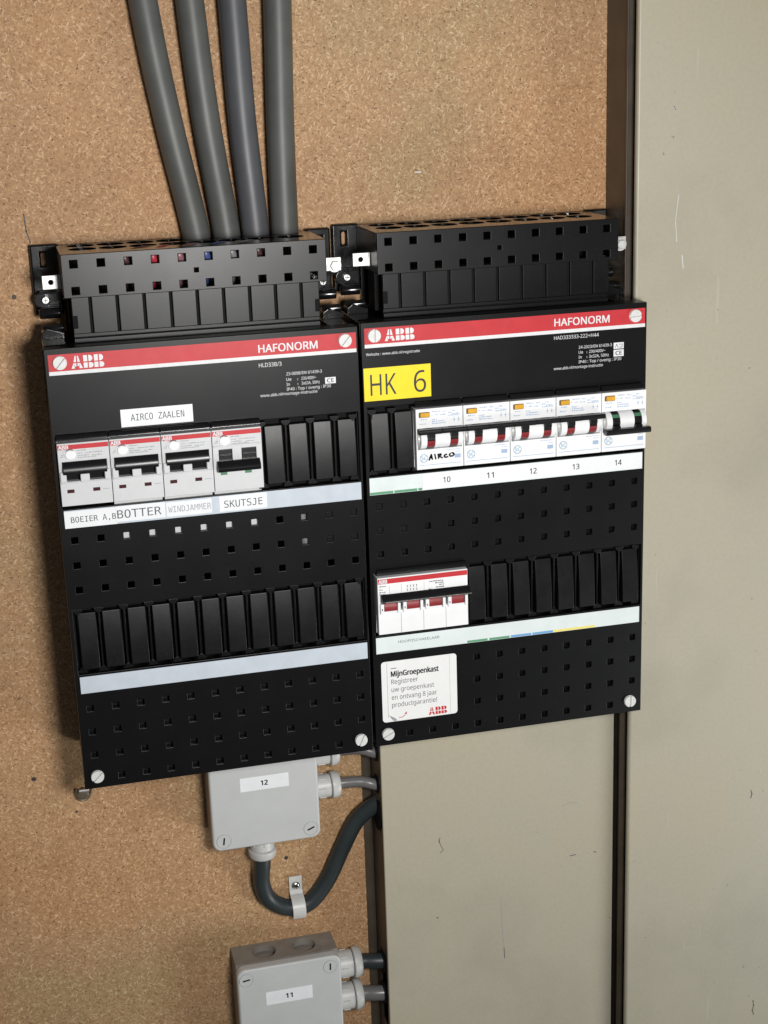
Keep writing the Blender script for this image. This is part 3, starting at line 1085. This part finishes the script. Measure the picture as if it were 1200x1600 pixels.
    if hand:
        m = MB()
        for pts in ([(9.4, -38.7), (10.2, -36.6), (11.1, -34.7), (11.4, -36.4), (11.8, -38.3)], [(9.9, -37.2), (11.4, -37.0)],
                    [(13.8, -34.9), (14.4, -38.2)],
                    [(16.4, -35.1), (16.6, -38.0)], [(16.2, -35.2), (18.2, -34.9), (18.6, -35.6), (17.0, -36.5), (19.4, -37.9)],
                    [(22.8, -35.6), (21.4, -35.9), (20.9, -37.0), (21.9, -37.8), (23.6, -37.5)],
                    [(25.6, -35.2), (24.9, -36.2), (25.7, -37.3), (27.6, -37.2), (28.6, -36.0), (27.9, -35.0), (26.9, -34.9)]):
            stroke(m, pts, 1.25, -.1, -.05)
        m.build('handwriting', 'ink', t)
    return t


for k, (lab, on, hand) in enumerate((('white earth-leakage breaker with AIRCO handwritten on it, above number 10', True, True),
                                     ('white earth-leakage breaker beside the one with handwriting, above number 11', True, False),
                                     ('white earth-leakage breaker in the middle of its row of five, above number 12', True, False),
                                     ('white earth-leakage breaker beside the one switched down, above number 13', True, False),
                                     ('white earth-leakage breaker switched down, green flags showing, above number 14', False, False))):
    x = 37.6 + 36.25 * k
    breaker_right(lab, x, on, hand)
    hood(RB, x + .2, x + 35.5 - (2.2 if k == 4 else 0), -61.9)

# ------------------------------------------------------------------ four-pole main switch, right box
t = thing('main_switch', 'white four-pole main switch with red rockers above the word HOOFDSCHAKELAAR', 'main switch', (222.3 + 4.4, -5, -189.4))
W, H = 70.4, 45.0
m = MB().plate(0, W, -H, 0, 0, 7, [(2.0, W - 1.0, -26.8, -13.4)])
m.box(0, W, 7, 42, -H, 0)
m.build('body', 'white', t, bevel=.35)
MB().box(2.2, W - 1.2, 6, 6.9, -27, -14).build('toggle_well', 'pit', t)
sheet('red_band', .3, W - .3, -4.8, -.9, 0, 'red', t, .06)
text('ABB', .9, 7.4, -4.4, 3.0, -.1, 'whiteink', t, bold=.06)
m = MB()
for k in range(4):
    x = 17.6 * k
    if k:
        m.box(x - .12, x + .12, -.05, 0, -44.6, -28.4)
for z, a, b in ((-7.0, 1.4, 6.6), (-9.6, 1.4, 3.8), (-11.6, 1.4, 6.0), (-13.2, 1.4, 6.0), (-7.2, 40, 51.6), (-8.8, 44.8, 51.6), (-10.4, 48.0, 51.6), (-12.2, 45.4, 51.8), (-13.2, 39.6, 42.6)):
    x_ = a
    while x_ < b:
        l_ = rnd.uniform(.6, 1.6)
        m.box(x_, min(b, x_ + l_), -.05, 0, z, z + rnd.uniform(.5, .9))
        x_ += l_ + rnd.uniform(.2, .5)
for k in range(4):
    for z in (-7.6, -10.4):
        stroke(m, [(22.6 + 2.4 * k, z), (23.4 + 2.4 * k, z - .5), (22.8 + 2.4 * k, z - 1.1), (23.4 + 2.4 * k, z - 1.9)], .35, -.05, 0)
for x in (9, 18.3, 36):
    m.box(x, x + .15, -.05, 0, -13.6, -6.4)
m.build('small_print', 'greyink', t)['kind'] = 'stuff'
m = MB().prism([(6, -12.9), (-.6, -13.1), (-2.4, -14.6), (-4.6, -16.8), (-5.2, -18.0), (-4.4, -18.8), (-1.5, -18.9), (5, -20.6)], 2.4, W + 1.2, axis='x')
m.build('toggle', 'toggle', t, bevel=.35)
m = MB().box(4.6, W + 1.6, -5.7, -5.0, -18.2, -17.6)
m.build('toggle_edge', 'steel', t, bevel=.2)
for k in range(4):
    x = 17.6 * k
    m = MB()
    m.box(x + 1.2, x + 4.0, -2.6, 4, -28.0, -20.0)
    m.box(x + 14.6, x + 16.9, -2.6, 4, -28.0, -20.0)
    m.box(x + 4.0, x + 14.6, -1.4, 4, -28.0, -26.3)
    pk = m.build('rocker_frame', 'white', t, bevel=.4)
    m = MB().box(x + 2.2, x + 2.9, -2.68, -2.6, -25.0, -23.4)
    m.build('dot', 'ink', pk)
    m = MB().prism([(4, -20.0), (-.2, -20.0), (-1.6, -22.6), (-1.4, -26.2), (4, -26.2)], x + 4.3, x + 14.4, axis='x')
    m.build('rocker', 'rocker', t, bevel=.3)
hood(RB, 4.6, 74.6, -187.6)

# ------------------------------------------------------------------ power cables into the left box
CP = [[(78, 380), (92.4, 227.3), (104.0, 145.8), (118.8, 64), (118.8, 30)],
      [(116, 380), (125.0, 226.6), (131.2, 144.7), (141.0, 64), (141.0, 30)],
      [(150, 380), (155.0, 225.9), (157.4, 143.6), (162.6, 64), (162.6, 30)],
      [(190, 380), (187.5, 225.1), (185.3, 142.5), (184.6, 64), (184.6, 30)]]
NM = ['most bent of the thick grey power cables entering the fuse box labelled AIRCO ZAALEN',
      'thick grey power cable between the most bent one and the blue-grey one',
      'thick blue-grey power cable between two greener ones above the label AIRCO ZAALEN',
      'straightest thick grey power cable, nearest the gap between the two fuse boxes']
WR = [('wred', 81.8, 'wbrown', 63.2), ('wpink', 100.4, 'wgrey', 100.6), ('wblue', 119.0, 'wgrey', 137.5), ('wgrey', 137.4, 'wbrown', 156.0)]
for i, (pts, lab) in enumerate(zip(CP, NM)):
    x0 = pts[-2][0]
    t = thing('power_cable', lab, 'cable', (x0, 74, 62), 'power cables entering the top of a fuse box')
    m = MB().tube([(a - x0, 0, b - 62) for a, b in pts], 10.2, 24, 10)
    m.build('sheath', 'cableb' if i == 2 else 'cable', t, smooth=60)
    wa, xa, wb, xb = WR[i]
    for wm, xx, dy in ((wa, xa, -50.5), (wb, xb, -48)):
        m = MB().tube([(0, -4, -33), ((xx - x0) * .5, -28, -6), (xx - x0, dy, -4), (xx - x0 + .5, dy, -11), (xx - x0, dy + 9, -20), (xx - x0, dy + 15, -30), (xx - x0, -24, -50)], 3.1, 10, 6)
        m.build('wire', wm, t, smooth=60)
# a grey core that shows through the vents under the blanking plates
m = MB().tube([(174.0, 10, -120), (174.6, 8.5, -137), (175.4, 8.0, -150), (176.4, 8.5, -160), (178, 16, -172)], 3.4, 10, 5)
m.build('wire', 'wgrey', LB, smooth=60)


# ------------------------------------------------------------------ junction boxes
def jbox(label, loc, num, lab_rect, scr, knock, glands):
    """loc: back top-left corner at the wall; 88 x 88 x 38 deep, local y runs from 0 (wall) to -38"""
    t = thing('junction_box', label, 'junction box', loc, 'junction boxes below the fuse boxes')
    m = MB()
    if knock:
        m.prism([(0.6, 0), (87.4, 0), (87.4, -28), (.6, -28)], -87.4, -7, axis='z')
        m.box(.6, 14, -28, 0, -7, 0)
        m.box(74, 87.4, -28, 0, -7, 0)
        m.box(40, 48, -28, 0, -7, 0)
        for xc in knock:
            m.ringplate(xc, -14, 13, 14, 10, -7, 0, axis='z')
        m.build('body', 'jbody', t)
        for xc in knock:
            m = MB().lathe([(-6.9, 9.4), (-5.6, 9.0), (-5.0, 7.5), (-4.9, .5)], (xc, -14), 'z', 28)
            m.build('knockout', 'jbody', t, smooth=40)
    else:
        m.prism(rrect(.6, 87.4, -87.4, -.6, 5), -28, 0)
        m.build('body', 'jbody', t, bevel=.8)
    m = MB().prism(rrect(0, 88, -88, 0, 7, 7), -38, -28.6)
    m.build('lid', 'jbox', t, bevel=2.0, seg=4)
    for (x, z, a) in scr:
        m = MB()
        m.lathe([(-38.05, 5.9), (-38.3, 5.7), (-38.3, 5.2), (-38.1, 5.1)], (x, z), 'y', 32)
        s_ = m.build('lid_screw', 'jbox', t, smooth=40)
        mm = MB()
        stroke(mm, [(x - 2.6 * math.cos(a), z - 2.6 * math.sin(a)), (x + 2.6 * math.cos(a), z + 2.6 * math.sin(a))], 1.3, -38.22, -38.08)
        mm.build('slot', 'pit', s_)
        mm = MB()
        ring = [(x + 6.0 * math.cos(q * math.pi / 12), z + 6.0 * math.sin(q * math.pi / 12)) for q in range(25)]
        stroke(mm, ring, .3, -38.06, -37.9)
        mm.build('rim', 'fadeink', s_)
    x0, x1, z0, z1 = lab_rect
    lb = sheet('label', x0, x1, z0, z1, -38, 'label', t, .18)
    text(num, (x0 + x1) / 2 - 2.8, (x0 + x1) / 2 + 2.6, (z0 + z1) / 2 - 2.2, 4.2, -38.24, 'ink', lb, bold=.06)
    for (kind, a, c0, c1, r) in glands:
        # c0: start along the axis, (a) cross position; kind 'x' leaves to the right, 'z' leaves downwards
        sg = 1 if kind == 'x' else -1
        cc = (-16, a) if kind == 'x' else (a, -16)
        base = 88 if kind == 'x' else -88
        g = MB().lathe([(base, r * .94), (base + sg * 13.2, r * .94), (base + sg * 13.6, r * .86)], cc, kind, 14)
        go = g.build('gland', 'gland', t, bevel=.3)
        g = MB().lathe([(base + sg * 14, r * .98), (base + sg * 14.6, r * 1.08), (base + sg * 18.4, r * 1.08), (base + sg * 21.2, r * .95), (base + sg * 22.2, r * .62)], cc, kind, 16)
        g.build('gland_nut', 'gland', go, bevel=.35)
        for q in range(7):
            an = q * 2 * math.pi / 7 + .3
            u, v = math.cos(an) * r * .95, math.sin(an) * r * .95
            g = MB()
            if kind == 'x':
                g.box(base + 3.5, base + 9, cc[0] + u - .35, cc[0] + u + .35, cc[1] + v - .35, cc[1] + v + .35)
            else:
                g.box(cc[0] + u - .35, cc[0] + u + .35, cc[1] + v - .35, cc[1] + v + .35, base - 9, base - 3.5)
            g.build('rib', 'gland', go)
    return t


jbox('pale grey junction box with label 12, above the looped cable', (96.4, 85, -335.2), '12', (24.6, 63.9, -38.4, -26.6),
     [(8.9, -79.4, R_(82)), (80.0, -79.2, R_(22))], None,
     [('x', -24.5, 0, 0, 10.5), ('x', -54.0, 0, 0, 10.5), ('z', 42.5, 0, 0, 10.8)])
jbox('pale grey junction box with label 11, below the looped cable', (108.2, 85, -534.8), '11', (23.0, 62.4, -36.0, -23.8),
     [(7.6, -9.6, R_(8)), (78.6, -9.8, R_(88)), (7.6, -79, R_(30)), (78.6, -79, R_(70))], (27, 61),
     [('x', -23.4, 0, 0, 12.4), ('x', -55.0, 0, 0, 12.4)])

# ------------------------------------------------------------------ cables between the boxes and the duct
t = thing('looped_cable', 'dark rubber cable looping down from the junction box labelled 12 into the duct', 'cable', (138.9, 69, -441))
LP = [(138.9, 69, -436), (138.2, 70, -452), (137.2, 73, -470), (141.5, 76, -487), (152.5, 77, -498), (166.3, 77, -502), (180.3, 77, -497),
      (194.5, 77, -479), (206.5, 76, -454), (218.5, 74, -430), (229, 70, -417.5), (246, 62, -403)]
m = MB().tube([(a - 138.9, b - 69, c + 441) for a, b, c in LP], 7.1, 20, 8)
m.build('sheath', 'rubber', t, smooth=60)
t = thing('cable_saddle', 'white cable saddle with a screw, holding the looped cable to the wall', 'cable clip', (167.2, 84.5, -484))
m = MB()
prof = [(-.2, 6.8), (-2.2, 6.8), (-2.2, -6.5)]
q = []
for k in range(13):
    a = math.radians(100 - 200 * k / 12)
    q.append((-7.6 - 8.6 * math.cos(math.radians(0)) * 0, 0))
path = [(-2.2, 8), (-2.2, -4.6), (-4.2, -7.2), (-9.4, -8.4), (-13.6, -11), (-16.4, -16), (-16.2, -21), (-13.2, -25.4), (-7, -27.6), (-.2, -27.6)]
inner = [(-.2, 8), (-.2, -5.4), (-3.2, -8.6), (-8.8, -9.9), (-12.4, -12), (-14.8, -16.4), (-14.7, -20.6), (-12.2, -24.2), (-6.8, -26), (-.2, -26)]
n_ = len(path)
V, F = [], []
for xx in (-5.6, 5.6):
    V += [(xx, a, b) for a, b in path] + [(xx, a, b) for a, b in inner]
for i in range(n_ - 1):
    F += [(i, i + 1, 2 * n_ + i + 1, 2 * n_ + i), (n_ + i, 3 * n_ + i, 3 * n_ + i + 1, n_ + i + 1),
          (i, n_ + i, n_ + i + 1, i + 1), (2 * n_ + i, 2 * n_ + i + 1, 3 * n_ + i + 1, 3 * n_ + i)]
F += [(0, 2 * n_, 3 * n_, n_), (n_ - 1, 2 * n_ - 1, 4 * n_ - 1, 3 * n_ - 1)]
m.add(V, F)
m.build('strap', 'clip', t, bevel=.35)
m = MB().lathe([(-2.3, 3.6), (-3.2, 3.5), (-4.2, 2.6), (-4.5, 1.0)], (0, 0), 'y', 24)
so = m.build('screw', 'steel', t, smooth=40)
m = MB().box(-2.0, 2.0, -4.62, -4.3, -.4, .4).box(-.4, .4, -4.62, -4.3, -2, 2)
m.build('cross_slot', 'pit', so)

for nm, lab, z0, z1, y0, y1, r, mt in (
        ('branch_cable', 'grey cable between the upper gland of junction box 12 and the duct', -359.7, -362, 69, 62, 4.6, 'greycab'),
        ('branch_cable', 'light grey cable arching from the lower side gland of junction box 12 into the duct', -389.2, -391, 69, 62, 4.6, 'greycab')):
    t = thing(nm, lab, 'cable', (200, y0, z0), 'short cables from the junction boxes into the duct')
    m = MB().tube([(0, 0, 0), (10, -1, .6), (24, (y1 - y0) * .6, .8), (34, y1 - y0, (z1 - z0)), (52, y1 - y0 + 2, z1 - z0 - 8)], r, 16, 8)
    m.build('sheath', mt, t, smooth=60)
for lab, z0, mt in (('dark cable from the upper gland of junction box 11 into the duct', -558.2, 'rubber'),
                    ('grey cable from the lower gland of junction box 11 into the duct', -589.8, 'greycab')):
    t = thing('branch_cable', lab, 'cable', (212, 69, z0), 'short cables from the junction boxes into the duct')
    m = MB().tube([(0, 0, 0), (10, -2, .2), (20, -5, .2), (40, -8, -.2)], 6.6, 16, 6)
    m.build('sheath', mt, t, smooth=60)

# ------------------------------------------------------------------ small wall hook under the left box's corner
t = thing('wall_hook', 'small tarnished metal hook on the chipboard just under a fuse box corner', 'hook', (-.6, 85, -371))
m = MB().lathe([(-.3, 3.2), (-6, 3.2), (-6.4, 4.6), (-8.4, 4.6), (-8.8, 3.6)], (0, 0), 'y', 20)
m.build('stud', 'oldsteel', t, bevel=.3)
m = MB().box(-3.0, 4.6, -9.6, -7.6, 3.2, 4.8)
m.build('bar', 'zinc', t, bevel=.4)
m = MB().tube([(-4.4, -6, 5), (-5.0, -6.4, 0), (-2.2, -6.6, -5.0), (2.8, -6.4, -4.8), (6.4, -5.6, -.6), (8.2, -4.0, 4.6)], 1.0, 10, 6)
m.build('wire_hook', 'oldsteel', t, smooth=60)

# ------------------------------------------------------------------ wear: scratches on the duct cover and door
DY = -43.05
for pts, wd_, mt in (([(282.3, -440), (284.2, -446), (286.0, -449), (283.4, -452)], .4, 'inner'), ([(283.4, -438), (282.4, -442)], .5, 'inner'),
                     ([(391, -425.5), (398, -424.0), (405, -424.4)], .35, 'fadeink'), ([(398, -474), (403, -473.6)], .7, 'greyink'), ([(419.6, -474), (421.2, -473.8)], .8, 'greyink'),
                     ([(413, -474), (413.8, -473.8)], .5, 'fadeink'),
                     ([(335.6, -505), (336.6, -530), (338.2, -561)], .32, 'fadeink'), ([(338.0, -552), (338.4, -562)], .5, 'greyink'), ([(279, -512), (280, -512.4)], .8, 'inner')):
    mark(dc.parent, [(a - 236, b + 1080) for a, b in pts], wd_, DY, mt)
DY = -57.05
for pts, wd_, mt in (([(557.6, -430.6), (558.6, -433.8), (557.6, -437.3)], .9, 'greyink'), ([(565.4, -413.1), (565.6, -414)], .8, 'label'),
                     ([(567.5, -640.2), (568.3, -645.0), (567.2, -650.1), (568.6, -654.4)], 1.1, 'oldsteel'), ([(563.0, -634), (563.4, -635)], .5, 'oldsteel'),
                     ([(478.7, 77), (476.5, 57.6), (477.9, 41.6)], .35, 'strip2'), ([(482.4, 31.7), (483.7, 20.9)], .5, 'strip2'),
                     ([(473.6, 141.7), (474.7, 139.4)], 1.0, 'fadeink'), ([(465.6, 108.3), (466.1, 106.8)], .9, 'fadeink')):
    mark(door.parent, [(a - 443, b + 1080) for a, b in pts], wd_, DY, mt)
# scuffs and dark chips on the chipboard
for pts, wd_, mt in (([(-2.6, 84), (-2.0, 72), (.2, 64)], 1.0, 'inner'),):
    mm = MB()
    stroke(mm, [(a, b + ZB) for a, b in pts], wd_, 84.93, 84.99)
    mm.build('pencil_mark', mt, wall)
m = MB()
m.box(288.6, 293.6, 84.9, 84.99, 99.0 + ZB, 99.8 + ZB)
m.build('pale_chip', 'strip2', wall)

for x_, z_, r_ in ((-15.0, 25.6, 1.1), (-37.1, -355.4, 1.3), (160.8, -458.4, 1.2), (-6.6, -388.9, .7)):
    m = MB().lathe([(84.7, r_ * 1.5), (84.55, r_ * 1.1), (84.6, r_)], (x_, z_ + ZB), 'y', 9)
    m.build('screw_hole', 'inner', wall)
